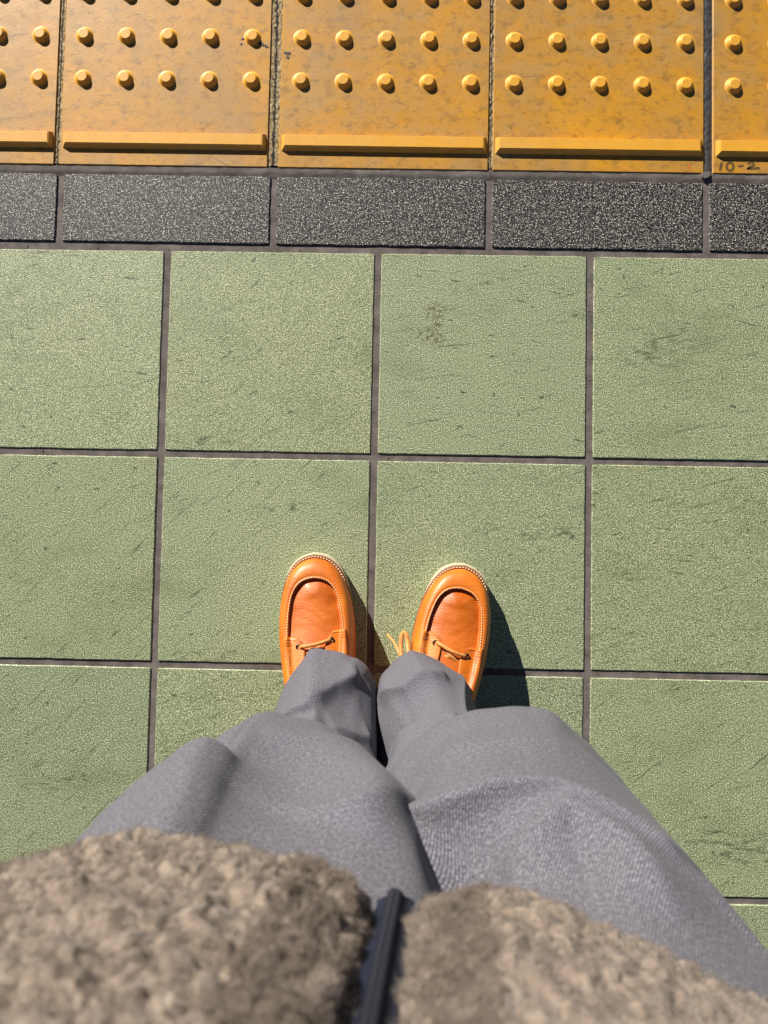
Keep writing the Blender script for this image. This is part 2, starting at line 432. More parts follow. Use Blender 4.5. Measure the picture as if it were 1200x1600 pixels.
def flake(name, pts, z, mat, parent=floor, h=0.0004):
    """thin irregular patch lying on the floor, with a small upstanding edge"""
    n = len(pts); c = np.mean(pts, 0)
    V = [(x, y, z) for x, y in pts]+[(c[0]+(x-c[0])*.8, c[1]+(y-c[1])*.8, z+h) for x, y in pts]
    F = [(i, (i+1) % n, n+(i+1) % n, n+i) for i in range(n)]+[tuple(range(n, 2*n))]
    bm = bmesh.new(); vv = [bm.verts.new(v) for v in V]
    for f in F: bm.faces.new([vv[k] for k in f])
    return obj(name, bm_mesh(name, bm, mat), parent)
def blotch(cx, cy, rx, ry, ang, n=12, j=0.35):
    out = []
    for k in range(n):
        a = 2*math.pi*k/n; r = 1+random.uniform(-j, j)
        x, y = rx*r*math.cos(a), ry*r*math.sin(a)
        out.append((cx+x*math.cos(ang)-y*math.sin(ang), cy+x*math.sin(ang)+y*math.cos(ang)))
    return out
ZT = YT+0.00005
for a in ((-0.1765, 0.6005, .0068, .0022, -.45), (-0.1685, 0.5965, .0045, .0020, -.5), (-0.1365, 0.5860, .0055, .0026, -.35), (-0.1370, 0.5800, .0026, .0022, -.6),
          (-0.2025, 0.6075, .0026, .0016, .2), (-0.2050, 0.6000, .0022, .0014, .9)):
    flake('tar_mark', blotch(*a), ZT, M_tar)
flake('sealant_lump', blotch(0.4660, 0.4135, .0085, .0060, .35, 9, .2), -0.0015, M_grout, h=0.0042)
flake('red_mark', blotch(0.4420, 0.4260, .0011, .0055, 0.05, 8, .25), ZT, M_red, h=0.0001)
for k in range(26):        # grit lying in the joints
    x = random.uniform(-.6, .6); y = random.choice([0.2990, 0.2990, 0.409, 0.0, -0.2972])+random.uniform(-.0035, .0035)
    if random.random() < .35: x = random.choice([-0.3026, 0.0, 0.3026])+random.uniform(-.003, .003); y = random.uniform(-.5, .28)
    flake('grit', blotch(x, y, random.uniform(.0006, .0013), random.uniform(.0006, .0012), random.random()*3, 6, .3), -0.0020, random.choice([M_fill, M_grout, M_tar]), h=0.0011)

# handwriting 10-2 on the tile at the right
def stroke(pts, w):
    P = np.asarray(pts, float); T = np.gradient(P, axis=0); T /= np.linalg.norm(T, axis=1)[:, None]
    Nn = np.stack([-T[:, 1], T[:, 0]], 1); n = len(P); V = []
    for s in (-1, 1):
        for q in P+Nn*s*w/2: V.append((q[0], q[1], 0.0))
    return V, [(i, i+1, n+i+1, n+i) for i in range(n-1)]
def arc(cx, cy, rx, ry, a0, a1, n=16, rot=0.0):
    o = []
    for k in range(n):
        a = R_(a0+(a1-a0)*k/(n-1)); x, y = rx*math.cos(a), ry*math.sin(a)
        o.append((cx+x*math.cos(rot)-y*math.sin(rot), cy+x*math.sin(rot)+y*math.cos(rot)))
    return o
S = [stroke([(0.0052, 0.0135), (0.0047, 0.0095), (0.0037, 0.0055), (0.0030, 0.0012)], .0040),
     stroke(arc(0.0170, 0.0075, .0048, .0060, 100, 470, 22, -.15), .0036),
     stroke([(0.0285, 0.0080), (0.0320, 0.0086), (0.0360, 0.0092)], .0032),
     stroke([(0.0425, 0.0118), (0.0455, 0.0142), (0.0500, 0.0138), (0.0512, 0.0112), (0.0480, 0.0083), (0.0435, 0.0062), (0.0410, 0.0052), (0.0470, 0.0050), (0.0545, 0.0058), (0.0590, 0.0062)], .0036)]
hv, hf = join(S)
obj('handwriting', mesh('handwriting', hv, hf, M_ink), floor, (0.4835, 0.4188, YT+0.00012), -0.01)

# ------------------------------------------------------------------ shoe
def mat_leather():
    m = Mat('tan_leather', 0.36, 0.5); P = m.pos(); U = m.uv()
    n = m.noise(P, 22, 4, 0.55)
    col = m.ramp(n, [(0.30, lin(194, 96, 16)), (0.52, lin(208, 112, 22)), (0.72, lin(220, 126, 32))])
    ap = m.sep(U)[0]                                    # 1 on the apron, a redder hide
    apc = m.ramp(m.noise(P, 30, 4, 0.6), [(0.3, lin(176, 84, 10)), (0.7, lin(204, 106, 22))])
    col = m.mix(ap, col, apc)
    col = m.mix(m.ramp(m.noise(P, 75, 5, 0.7), [(0.50, 0.0), (0.72, 0.35)]), col, lin(150, 70, 14))
    col = m.mix(m.ramp(m.streak(P, 40, 420, R_(-8), 3, 0.6, 0.6), [(0.62, 0.0), (0.74, 0.15)]), col, lin(150, 70, 14))
    wr = m.streak(P, 45, 330, R_(-8), 4, 0.55, 1.2)
    b = m.bump(wr, 0.0008, 0.5)
    b = m.bump(m.noise(P, 900, 2), 0.0002, 0.35, b)
    m.b.inputs['Coat Weight'].default_value = 0.06; m.b.inputs['Coat Roughness'].default_value = 0.25
    return m.done(col, b, m.ramp(m.noise(P, 60, 3), [(0.3, 0.38), (0.7, 0.54)]))
M_leather = mat_leather()
M_sole = mat_plain('cream_rubber', lin(190, 178, 146), 0.6, 0.4, 150, 0.08)
M_welt = mat_plain('brown_welt', lin(124, 72, 40), 0.6, 0.4, 300, 0.25)
M_thread = mat_plain('cream_thread', lin(232, 214, 176), 0.7, 0.3, 900, 0.1, 0.0001)
M_tanthread = mat_plain('tan_thread', lin(190, 120, 62), 0.7, 0.3, 900, 0.15, 0.0001)
M_lace = mat_plain('leather_lace', lin(206, 142, 74), 0.55, 0.4, 250, 0.2)
M_eye = mat_plain('dark_eyelet', lin(70, 66, 62), 0.3, 0.6, 300, 0.1); M_eye.node_tree.nodes['Principled BSDF'].inputs['Metallic'].default_value = 0.8

# outline half widths against distance from the toe
OS = [0, .002, .0055, .012, .022, .036, .058, .085, .115, .150, .190, .230, .265, .285, .296, .300]
OW = [0, .0135, .0215, .0295, .0370, .0425, .0480, .0512, .0520, .0495, .0440, .0405, .0385, .0330, .0200, 0]
US = [.0315, .0330, .0365, .0430, .0550, .0780, .1050, .1300, .170, .230, .285]
UW = [0, .0120, .0190, .0258, .0320, .0368, .0385, .0370, .033, .029, .020]
HS = [.030, .060, .090, .120, .150, .190, .230, .300]
HZ = [.0520, .0570, .0640, .0735, .0850, .0990, .1000, .0850]

def build_shoe(parent, name, mirror, toe, rot, label, lace_ends):
    """local frame: x to the side, -y towards the heel, toe at the origin"""
    sh = bpy.data.objects.new(name, None); COL.objects.link(sh); sh.parent = parent
    sh.location = (toe[0], toe[1], 0.0005); sh.rotation_euler = (0, 0, rot); sh['label'] = label
    N = 121
    t = np.linspace(-1, 1, N)                                            # -1 heel side one, 0 toe, 1 heel other side
    def half(Sx, Wx, n):                                                 # evenly spaced along the curve
        s = np.array(Sx); w = np.array(Wx)
        dense_s = np.concatenate([np.linspace(s[i], s[i+1], 30, endpoint=False) for i in range(len(s)-1)]+[[s[-1]]])
        dw = np.interp(dense_s, s, w)
        ss = np.concatenate([[0], np.cumsum(np.hypot(np.diff(dense_s), np.diff(dw)))]); ss /= ss[-1]
        q = np.linspace(0, 1, n); s2 = np.interp(q, ss, dense_s); w2 = np.interp(q, ss, dw)
        for _ in range(2):                                               # take the corners off
            s2[1:-1] = (s2[:-2]+2*s2[1:-1]+s2[2:])/4; w2[1:-1] = (w2[:-2]+2*w2[1:-1]+w2[2:])/4
        return s2, w2
    def loop(Sx, Wx):
        h = (N+1)//2; s, w = half(Sx, Wx, h)
        x = np.concatenate([-w[::-1], w[1:]]); y = np.concatenate([-s[::-1], -s[1:]])
        return np.stack([x*mirror, y], 1)
    A0 = loop(OS, OW)                                                    # sole edge
    B = loop(US, UW)                                                     # moccasin seam
    ctr = np.array([0, -0.13])
    def inset(L, d):
        T = np.gradient(L, axis=0); T /= np.linalg.norm(T, axis=1)[:, None]+1e-9
        n = np.stack([T[:, 1], -T[:, 0]], 1)*mirror
        return L+n*d
    # ---- sole, welt
    def slab(nm, L, z0, z1, mat, bulge=0.0, bev=0.0015):
        n = len(L)
        Li = inset(L, bev)
        rings = [(Li, z0), (L, z0+bev), (inset(L, -bulge), (z0+z1)/2), (L, z1-bev), (Li, z1)]
        V = np.concatenate([np.column_stack([q, np.full(n, z)]) for q, z in rings])
        F = [tuple(int(c) for c in f) for f in grid_faces(n, len(rings), True)]
        F += [tuple(range(n)), tuple(range((len(rings)-1)*n, len(rings)*n))]
        bm = bmesh.new(); vv = [bm.verts.new(v) for v in V]
        for f in F:
            try: bm.faces.new([vv[k] for k in f])
            except ValueError: pass
        bmesh.ops.remove_doubles(bm, verts=bm.verts, dist=1e-5)
        me = bm_mesh(nm, bm, mat)
        return obj(nm, me, sh)
    slab('sole', inset(A0, (0.0022*(1-np.exp(-(A0[:, 1]/0.05)**2)))[:, None]), 0.0, 0.027, M_sole, 0.0006)
    gapw = 0.0003+0.0030*np.exp(-(A0[:, 1]/0.035)**2)                     # the sole shows most at the toe
    Aw = inset(A0, gapw[:, None])
    slab('welt', Aw, 0.0262, 0.0312, M_welt, 0.0004, 0.001)
    # ---- upper: rings from the welt over the seam to the middle
    A = inset(A0, (gapw+0.0004+0.0036*np.exp(-(A0[:, 1]/0.045)**2))[:, None])
    hr = spline(HS, HZ, -B[:, 1])
    rings = []; ap = []
    for k in range(17):
        r = k/16
        z = (1-(1-r)**2.3)**0.62
        q = A+(B-A)*r
        q = q+((A0-A)*0.30+(A-B)*0.10*np.clip(-A0[:, 1:]/.1, 0, 1))*math.sin(math.pi*min(1, r*1.5))*(1-r)         # the wall leans out a little
        rings.append(np.column_stack([q, 0.0295+(hr-0.0295)*z])); ap.append(0.0)
    T = B-np.stack([np.clip(B[:, 0], -.004, .004), np.clip(B[:, 1], -.25, -.085)], 1)
    ln = np.linalg.norm(T, axis=1)[:, None]+1e-9; Tn = T/ln
    C = np.stack([B[:, 0]*0.0, np.clip(B[:, 1], -.25, -.060)], 1)
    wob = 1+0.2*vnoise(np.column_stack([B*90, np.zeros(N)]), 3+int(toe[0]*100))
    for d, dz, a in ((0.0006, .0008, 0), (0.0019, .0010, 0), (0.0027, .0002, .3), (0.0030, -.0030, 1), (0.0034, -.0055, 1)):
        rings.append(np.column_stack([B-Tn*d, hr+dz*(wob if dz < 0 else 1)])); ap.append(a)
    E0 = B-Tn*0.0034; z0 = hr-.0055*wob
    hc = spline(HS, HZ, -C[:, 1])+0.0015
    for k in range(1, 13):
        r = k/12; q = E0+(C-E0)*r
        lift = (1-(1-r)**2)
        cr = 0.0009*r*np.exp(-((q[:, 1]+.088)/.016)**2)*np.sin(q[:, 1]*900+6*np.sin(q[:, 0]*70+toe[0]*40))
        rings.append(np.column_stack([q, z0+(hc-z0)*lift+cr])); ap.append(1.0)
    V = np.concatenate(rings); uv = np.column_stack([np.repeat(ap, N), np.zeros(len(V))])
    F = grid_faces(N, len(rings))
    if mirror < 0: F = F[:, ::-1]
    up = mesh('upper', V, F, M_leather, uv)
    bmx = bmesh.new(); bmx.from_mesh(up); bmesh.ops.recalc_face_normals(bmx, faces=bmx.faces)
    if sum(f.normal.z for f in bmx.faces) < 0: bmesh.ops.reverse_faces(bmx, faces=bmx.faces)
    bmx.to_mesh(up); bvh = BVHTree.FromBMesh(bmx); bmx.free()
    obj('upper', up, sh)
    def top(x, y, dz=0.0):
        h = bvh.ray_cast(Vector((x, y, 0.3)), Vector((0, 0, -1)))
        return (h[0].z if h[0] is not None else 0.03)+dz
    # ---- stitching
    def stitches(path, length, gap, w, dz, onwelt=None):
        P = np.asarray(path); s = np.concatenate([[0], np.cumsum(np.linalg.norm(np.diff(P, axis=0), axis=1))]); out = []; d = gap
        while d+length < s[-1]:
            a = np.array([np.interp(d, s, P[:, i]) for i in (0, 1)]); b = np.array([np.interp(d+length, s, P[:, i]) for i in (0, 1)])
            za, zb = (onwelt, onwelt) if onwelt else (top(*a), top(*b))
            m = (a+b)/2; zm = onwelt+w*.5 if onwelt else max(top(*m), (za+zb)/2)+dz
            out.append(tube([(a[0], a[1], za+dz-.0003), (m[0], m[1], zm+.0002), (b[0], b[1], zb+dz-.0003)], [w*.6, w, w*.6], 6))
            d += length+gap
        return out
    front = slice(18, N-18)
    wl_ = stitches(inset(A0, (gapw+0.0022)[:, None])[front], .0030, .0012, .00075, .0003, 0.0312)
    st = stitches((B-Tn*0.0014)[24:N-24], .0023, .0012, .00052, .0003)
    st2 = stitches((B+Tn*0.0024)[24:N-24], .0020, .0013, .00038, .0001)
    v, f = join(wl_); obj('welt_stitching', mesh('welt_stitching', v, f, M_thread), sh)
    v, f = join(st); obj('seam_stitching', mesh('seam_stitching', v, f, M_thread), sh)
    v, f = join(st2); obj('edge_stitching', mesh('edge_stitching', v, f, M_tanthread), sh)
    # ---- lacing flaps left and right of the tongue
    eye = []
    for side, s0 in ((-1, 0.108 if mirror > 0 else 0.0955), (1, 0.1015 if mirror > 0 else 0.104)):
        nu, nv = 16, 22; pts = []; uvs = []
        for j in range(nv):
            b = j/(nv-1)
            for i in range(nu):
                a = i/(nu-1)
                inner = 0.0125+0.004*b+0.0085*max(0, 1-b*5)**2          # rounded front corner
                outer = 0.0400+0.004*b
                x = side*(inner+(outer-inner)*a)
                y = -(s0+0.0022*(1-a)+0.08*b+0.004*max(0, 1-a*4)**2*(1-b))
                pts.append((x, y))
        zt = [top(x, y) for x, y in pts]
        Z = np.array(zt).reshape(nv, nu)
        for _ in range(3):
            Z[1:-1, 1:-1] = (Z[:-2, 1:-1]+Z[2:, 1:-1]+Z[1:-1, :-2]+Z[1:-1, 2:])/4
        X = np.array(pts); base = np.column_stack([X, Z.ravel()+.0006]); topv = np.column_stack([X, Z.ravel()+.0026])
        n = nu*nv; gf = grid_faces(nu, nv)
        border = [j*nu for j in range(nv)]+[(nv-1)*nu+i for i in range(1, nu)]+[j*nu+nu-1 for j in range(nv-2, -1, -1)]+[i for i in range(nu-2, 0, -1)]
        Fl = [tuple(int(c) for c in f) for f in gf+n]+[tuple(int(c) for c in f[::-1]) for f in gf]
        for k in range(len(border)):
            a, b = border[k], border[(k+1) % len(border)]; Fl.append((a, b, b+n, a+n))
        bm = bmesh.new(); vv = [bm.verts.new(p) for p in np.concatenate([base, topv])]
        for q in Fl: bm.faces.new([vv[k] for k in q])
        bm.loops.layers.uv.new('UVMap')
        fl = obj('lacing_flap', bm_mesh('lacing_flap', bm, M_leather, True), sh)
        fl_bvh_z = lambda x, y, X=X, Z=Z: float(Z.ravel()[np.argmin(((X-np.array([x, y]))**2).sum(1))]+.0026)
        # flap stitching: along the front and inner edge, and a little box at the outer corner
        row = []
        def lay(path):
            P = np.asarray(path)
            for k in range(0, len(P)-1):
                a, b = P[k], P[k]+(P[k+1]-P[k])*.62
                row.append(tube([(a[0], a[1], fl_bvh_z(*a)), (*((a+b)/2), fl_bvh_z(*((a+b)/2))+.0003), (b[0], b[1], fl_bvh_z(*b))], .00036, 5))
        pth = [(side*(0.0400-0.0015*k), -(s0+.0042)) for k in range(15)]+[(side*(0.0175-0.0004*k), -(s0+.006+0.0024*k)) for k in range(5)]
        lay(pth)
        for oy in (.0075, .0105): lay([(side*(0.0390-0.0021*k), -(s0+oy)) for k in range(5)])
        lay([(side*0.0335, -(s0+.012+.0026*k)) for k in range(18)])
        v, f = join(row); obj('flap_stitching', mesh('flap_stitching', v, f, M_tanthread), sh)
        # eyelet
        ex, ey = side*0.0215, -(s0+0.0135); ez = fl_bvh_z(ex, ey)
        ring = [(ex+.0030*math.cos(a), ey+.0030*math.sin(a), ez+.0004) for a in np.linspace(0, 2*math.pi, 19)]
        v, f = tube(ring, .0010, 6, 0.8, False); obj('eyelet', mesh('eyelet', v, f, M_eye), sh)
        eye.append((ex, ey, ez))
    # ---- laces
    (lx, ly, lz), (rx, ry, rz) = eye
    def thong(pts, w=.0023, flat=.45):
        P = np.asarray(pts); k = np.linspace(0, len(P)-1, 8*len(P))
        Q = np.column_stack([spline(np.arange(len(P)), P[:, i], k) for i in range(3)])
        v, f = tube(Q, w, 8, flat); return obj('lace', mesh('lace', v, f, M_lace), sh)
    m1 = max(lz, rz)
    thong([(lx, ly, lz-.003), (lx+.004, ly+.0005, lz+.0035), ((lx+rx)/2, (ly+ry)/2-.0008, m1+.006), (rx-.004, ry, rz+.0035), (rx, ry, rz-.003)])
    thong([(lx+.010, ly-.004, lz-.002), ((lx+rx)/2, (ly+ry)/2-.007, m1+.0035), (rx-.008, ry-.012, rz+.001), (rx-.002, ry-.022, rz)])
    thong([(rx-.010, ry-.004, rz-.002), ((lx+rx)/2, (ly+ry)/2-.009, m1+.0025), (lx+.008, ly-.016, lz+.001)])
    for pts, w in lace_ends: thong(pts, w)
    return sh

# ------------------------------------------------------------------ the person
person = bpy.data.objects.new('person', None); COL.objects.link(person)
person.location = (0, 0, 0)
person['label'] = 'person in grey trousers and brown fleece jacket standing on the green tiles, seen from above'
person['category'] = 'person'

build_shoe(person, 'shoe', 1, (-0.0790, -0.1360), float(R_(4.5)), 'tan leather shoe with cream sole on the left', [])
build_shoe(person, 'shoe', -1, (0.1280, -0.1470), float(R_(-10.5)), 'tan leather shoe with loose lace ends on the right',
           [([(-.040, -.155, .075), (-.051, -.135, .070), (-.0565, -.118, .060), (-.0600, -.108, .057), (-.0640, -.106, .056), (-.0660, -.112, .057), (-.0640, -.126, .060), (-.0580, -.145, .068)], .0029),
            ([(-.044, -.158, .070), (-.060, -.140, .062), (-.072, -.124, .050), (-.0850, -.114, .040)], .0018)])

# ---- trousers
def mat_trousers():
    m = Mat('grey_twill', 0.85, 0.2); P = m.pos(); U = m.uv()
    w = m.n.new('ShaderNodeTexWave'); w.bands_direction = 'X'
    m.l.new(m.mapping(U, (1, 1, 1), (0, 0, R_(-20))), w.inputs['Vector'])
    w.inputs['Scale'].default_value = 2*math.pi/(20*0.0014)
    w.inputs['Distortion'].default_value = 0.0
    tw = w.outputs['Fac']
    heather = m.noise(m.mapping(U, (1, .5, 1)), 1500, 1, 0.5); h2 = m.noise(U, 420, 2, 0.5)
    mixv = m.math('ADD', m.math('MULTIPLY', heather, 0.7), m.math('MULTIPLY', h2, 0.3))
    col = m.ramp(mixv, [(0.28, lin(66, 65, 71)), (0.5, lin(109, 107, 114)), (0.72, lin(164, 161, 168))])
    col = m.mix(m.math('MULTIPLY', tw, 0.80), col, m.mix(1.0, col, lin(140, 140, 144), 'MULTIPLY'))
    b = m.bump(tw, 0.00015, 0.6)
    b = m.bump(heather, 0.00006, 0.4, b)
    m.b.inputs['Sheen Weight'].default_value = 0.05; m.b.inputs['Sheen Roughness'].default_value = 0.5
    return m.done(col, b)
M_trou = mat_trousers()

def leg(inner, tab, hem_tilt, crease, bumps, ridges, folds, shear, seed, nth=300, nz=320):
    """tab rows: Z, cx, hx, dy front, dy back, p (dy = distance behind the point under the lens; p = how square)"""
    tab = np.array(tab); th = np.linspace(-math.pi, math.pi, nth, endpoint=False)
    TH, TT = np.meshgrid(th, np.linspace(0, 1, nz))
    zh = hem_tilt[0]+hem_tilt[1]*np.cos(TH)+hem_tilt[2]*np.sin(TH)
    Z = zh*(1-TT)+0.83*TT
    cx, hx, f, bk, p = (spline(tab[:, 0], tab[:, i], Z) for i in (1, 2, 3, 4, 5))
    p = p+(0.40*np.clip((Z-.24)/.08, 0, 1)+(1.5 if inner > 0 else .6)*np.clip((Z-.52)/.10, 0, 1))*np.clip(np.sin(TH)*inner*3, 0, 1)
    p = p-(0.25 if inner > 0 else 0.0)*np.clip((Z-.36)/.06, 0, 1)*np.clip((.70-Z)/.08, 0, 1)*np.clip(-np.sin(TH)*inner*3, 0, 1)
    cy = (f+bk)/2; ry = (bk-f)/2
    s, c = np.sin(TH), np.cos(TH)
    X = cx+hx*np.sign(s)*np.abs(s)**(2/p)
    Y = cy-ry*np.sign(c)*np.abs(c)**(2/p)
    front = np.clip(c+.3, 0, 1)
    pv = cx+spline(shear[:, 0], shear[:, 3], Z)
    Y = Y+front*(spline(shear[:, 0], shear[:, 1], Z)*np.clip(X-pv, 0, 1)-spline(shear[:, 0], shear[:, 2], Z)*np.clip(X-pv, -1, 0))
    # outward direction in plan
    tx_ = np.roll(X, -2, 1)-np.roll(X, 2, 1); ty_ = np.roll(Y, -2, 1)-np.roll(Y, 2, 1); L = np.hypot(tx_, ty_)+1e-9
    nx_, ny_ = ty_/L, -tx_/L
    if nx_[0, 3*nth//4] < 0: nx_, ny_ = -nx_, -ny_
    D = np.zeros_like(X)
    for z0, t0, amp, wz, wl, wr, sl in ridges:                          # ridge with a slow side and a steep side
        dt = (TH-R_(t0)-sl*(Z-z0)+math.pi) % (2*math.pi)-math.pi
        D += amp*np.exp(-((Z-z0)/wz)**2)*np.where(dt < 0, np.exp(-(dt/R_(wl))**2), np.exp(-(dt/R_(wr))**2))
    for z0, t0, amp, wz, wt, sl, sharp in bumps:                        # folds: height, angle, depth, size, slant, crispness
        dt = (TH-R_(t0)-sl*(Z-z0)+math.pi) % (2*math.pi)-math.pi
        r = np.sqrt(((Z-z0)/wz)**2+(dt/R_(wt))**2)
        D += amp*((1-sharp)*np.exp(-r**2)+sharp*np.exp(-r*1.6))
    dZ = np.zeros_like(X)
    for pts, amp, wp, wm, zf in folds:                                  # fold lines: (height, angle) points, depth, width either side, how much it stands up
        PA = [(R_(t)*0.095, z) for z, t in pts]; A = TH*0.095; n = len(PA)-1
        bd = np.full(X.shape, 9.0); bs = np.zeros_like(X); bt = np.zeros_like(X)
        for i in range(n):
            (a0, b0), (a1, b1) = PA[i], PA[i+1]; da, db = a1-a0, b1-b0; l2 = da*da+db*db
            u = np.clip(((A-a0)*da+(Z-b0)*db)/l2, 0, 1); ra, rb = A-a0-u*da, Z-b0-u*db
            d = np.hypot(ra, rb); k = d < bd
            bd[k] = d[k]; bs[k] = (da*rb-db*ra)[k]; bt[k] = ((i+u)/n)[k]
        tp = np.clip(np.minimum(bt, 1-bt)*5, 0, 1); tp = 0.12+0.88*tp*tp*(3-2*tp)
        w = np.where(bs > 0, wp, wm)
        g = amp*tp*np.exp(-(bd/w)**1.4)
        D += g*(1-zf); dZ += g*zf
    q = np.stack([np.cos(TH).ravel()*2.2, np.sin(TH).ravel()*2.2+Z.ravel()*3, Z.ravel()*7], 1)
    D += 0.0040*vnoise(q, seed).reshape(X.shape)+0.0020*vnoise(q*2.3, seed+9).reshape(X.shape)
    # pressed crease down the front
    c0 = R_(spline(crease[:, 0], crease[:, 1], Z)); dt = TH-c0
    D += spline(crease[:, 0], crease[:, 2], Z)*np.exp(-np.abs(dt)/R_(7))
    X = X+nx_*D; Y = Y+ny_*D; Z = Z+dZ*np.clip(TT*20, 0, 1)
    # turned hem: a lip going inwards and up
    V = np.stack([NX+X, NY-Y, Z], 2)
    lip = []
    for d, dz in ((0.0025, -0.0008), (0.0045, 0.0005), (0.006, 0.03)):
        k = 0 if dz < .01 else 10
        r = V[k].copy(); r[:, 0] -= nx_[k]*d; r[:, 1] += ny_[k]*d; r[:, 2] += dz if k == 0 else 0; lip.append(r)
    arcu = np.cumsum(np.concatenate([np.zeros((nz, 1)), np.hypot(np.diff(X, axis=1), np.diff(Y, axis=1))], 1), 1)
    arcv = np.cumsum(np.concatenate([np.zeros((1, nth)), np.linalg.norm(np.diff(V, axis=0), axis=2)]), 0)
    arcv = arcv.mean(1, keepdims=True)+0*arcv
    arcu = arcu.mean(0, keepdims=True)+0*arcu
    V = np.concatenate([np.stack(lip[::-1]), V])
    uv = np.stack([arcu, arcv], 2); uv = np.concatenate([np.repeat(uv[:1], 3, 0), uv])
    return V.reshape(-1, 3), grid_faces(nth, nz+3, True), uv.reshape(-1, 2)

left = leg(1, [(0.00, -.082, .063, .132, .335, 3.4), (.08, -.082, .063, .133, .335, 3.4), (.12, -.082, .063, .139, .335, 3.2), (.16, -.084, .066, .160, .345, 2.5), (.20, -.086, .069, .182, .355, 2.1),
            (.25, -.085, .074, .192, .36, 1.9), (.30, -.0825, .0825, .195, .365, 1.8), (.38, -.0845, .0935, .178, .37, 1.75), (.44, -.088, .102, .142, .37, 1.75), (.49, -.090, .108, .123, .37, 1.75), (.55, -.0905, .1125, .124, .375, 1.75),
            (.62, -.0915, .1185, .137, .38, 1.8), (.70, -.0875, .1275, .152, .40, 1.8), (.83, -.0875, .130, .172, .42, 1.8)],
           (.064, .032, .0), np.array([(0.0, -9, .004), (.17, -5, .006), (.21, -1, .005), (.35, -4, .002), (.5, -6, .001), (.62, -4, .002), (.83, 0, .003)]),
           [(.63, 30, .008, .06, 14, 0, 0), (.20, 60, .006, .04, 20, 0, 0), (.50, -50, -.008, .05, 20, 0, 0), (.63, 10, -.010, .05, 10, 0, 0)],
           [],
           [([(.200, -50), (.202, -24), (.208, 2)], .016, .006, .022, .45), ([(.205, -6), (.165, 10), (.128, 34)], .015, .009, .026, .35),
            ([(.59, -9), (.64, -9), (.68, -8), (.77, -6)], .025, .085, .019, .0), ([(.67, 12), (.645, 26), (.615, 45), (.57, 62)], .014, .016, .035, .5),
            ([(.23, 10), (.21, 35), (.18, 60)], .009, .008, .018, .3), ([(.56, 0), (.54, 30), (.51, 55)], .006, .014, .02, .3)],
           np.array([(0, .0, .45, -.012), (.12, .05, .45, -.012), (.2, .25, .2, 0), (.32, .35, .1, 0), (.45, .15, 0, 0), (.55, 0, 0, 0), (.83, 0, 0, 0)]), 3)
right = leg(-1, [(0.00, .045, .068, .124, .325, 2.8), (.08, .045, .068, .124, .325, 2.8), (.12, .047, .068, .128, .33, 2.6), (.16, .053, .060, .146, .335, 2.3), (.20, .062, .053, .168, .345, 2.0),
             (.25, .066, .068, .182, .35, 1.9), (.30, .066, .090, .186, .355, 1.8), (.38, .082, .103, .168, .36, 1.75), (.44, .090, .106, .134, .36, 1.75), (.48, .092, .108, .120, .36, 1.8), (.55, .093, .112, .126, .37, 1.8),
             (.62, .093, .117, .140, .38, 1.8), (.70, .095, .126, .157, .40, 1.8), (.83, .097, .133, .178, .42, 1.8)],
            (.064, .032, .0), np.array([(0.0, 30, .003), (.167, 25, .006), (.22, 17, .006), (.35, 14, .003), (.5, 10, .001), (.83, 10, .002)]),
            [(.672, -20, -.038, .030, 11, 0, 0), (.52, 40, -.006, .03, 25, 0, 0), (.30, 30, -.006, .04, 20, 0, 0)],
            [],
            [([(.118, -70), (.160, -35), (.158, -5), (.145, 14)], .016, .010, .024, .5), ([(.20, -80), (.245, -45), (.268, -15), (.265, 12)], .020, .034, .009, .15),
             ([(.600, -50), (.621, -25), (.627, 3), (.648, 20), (.68, 30)], .028, .014, .036, .6), ([(.70, -14), (.668, -10), (.650, 2), (.677, 14), (.73, 19)], .018, .014, .018, .25),
             ([(.60, -37), (.655, -34), (.72, -30)], .016, .030, .012, .0), ([(.545, -45), (.565, -10), (.56, 25)], .006, .012, .025, .4), ([(.66, 30), (.70, 40), (.76, 46)], .009, .014, .016, .2)],
            np.array([(0, .42, .25, -.022), (.12, .42, .25, -.022), (.2, .3, .05, -.01), (.32, .15, .1, 0), (.45, .0, 0, 0), (.58, 0, .25, -.03), (.83, 0, .45, -.03)]), 17)
V = np.concatenate([left[0], right[0]]); F = np.concatenate([left[1], right[1]+len(left[0])]); UV = np.concatenate([left[2], right[2]])
obj('trousers', mesh('trousers', V, F, M_trou, UV), person, label='mid grey wool twill trousers with pressed creases')

# ---- fleece jacket
def mat_fleece():
    m = Mat('brown_fleece', 0.95, 0.1); P = m.pos()
    n = m.noise(P, 120, 2, 0.5)
    col = m.ramp(n, [(0.3, lin(122, 109, 96)), (0.55, lin(135, 121, 107)), (0.75, lin(147, 133, 118))])
    m.b.inputs['Sheen Weight'].default_value = 0.25
    m.b.inputs['Subsurface Weight'].default_value = 0.3; m.b.inputs['Subsurface Radius'].default_value = (1.0, 0.8, 0.6); m.b.inputs['Subsurface Scale'].default_value = 0.003
    return m.done(col, m.bump(m.noise(P, 700, 3), 0.0008, 0.6))
M_fleece = mat_fleece()
FX = [-.27, -.24, -.205, -.170, -.134, -.095, -.051, -.020, 0.0, .020, .040, .072, .105, .160, .200, .240, .27]
FD = [.290, .212, .166, .1455, .1340, .1280, .1320, .1400, .147, .147, .1460, .1530, .1670, .1930, .215, .255, .310]
HEM = 0.752
def front_dy(x, z):
    up = np.clip(z-HEM, 0, None)
    return spline(FX, FD, x)-0.10*up+0.35*up**2
ZIPX = lambda z: 0.0030-0.075*(z-HEM)
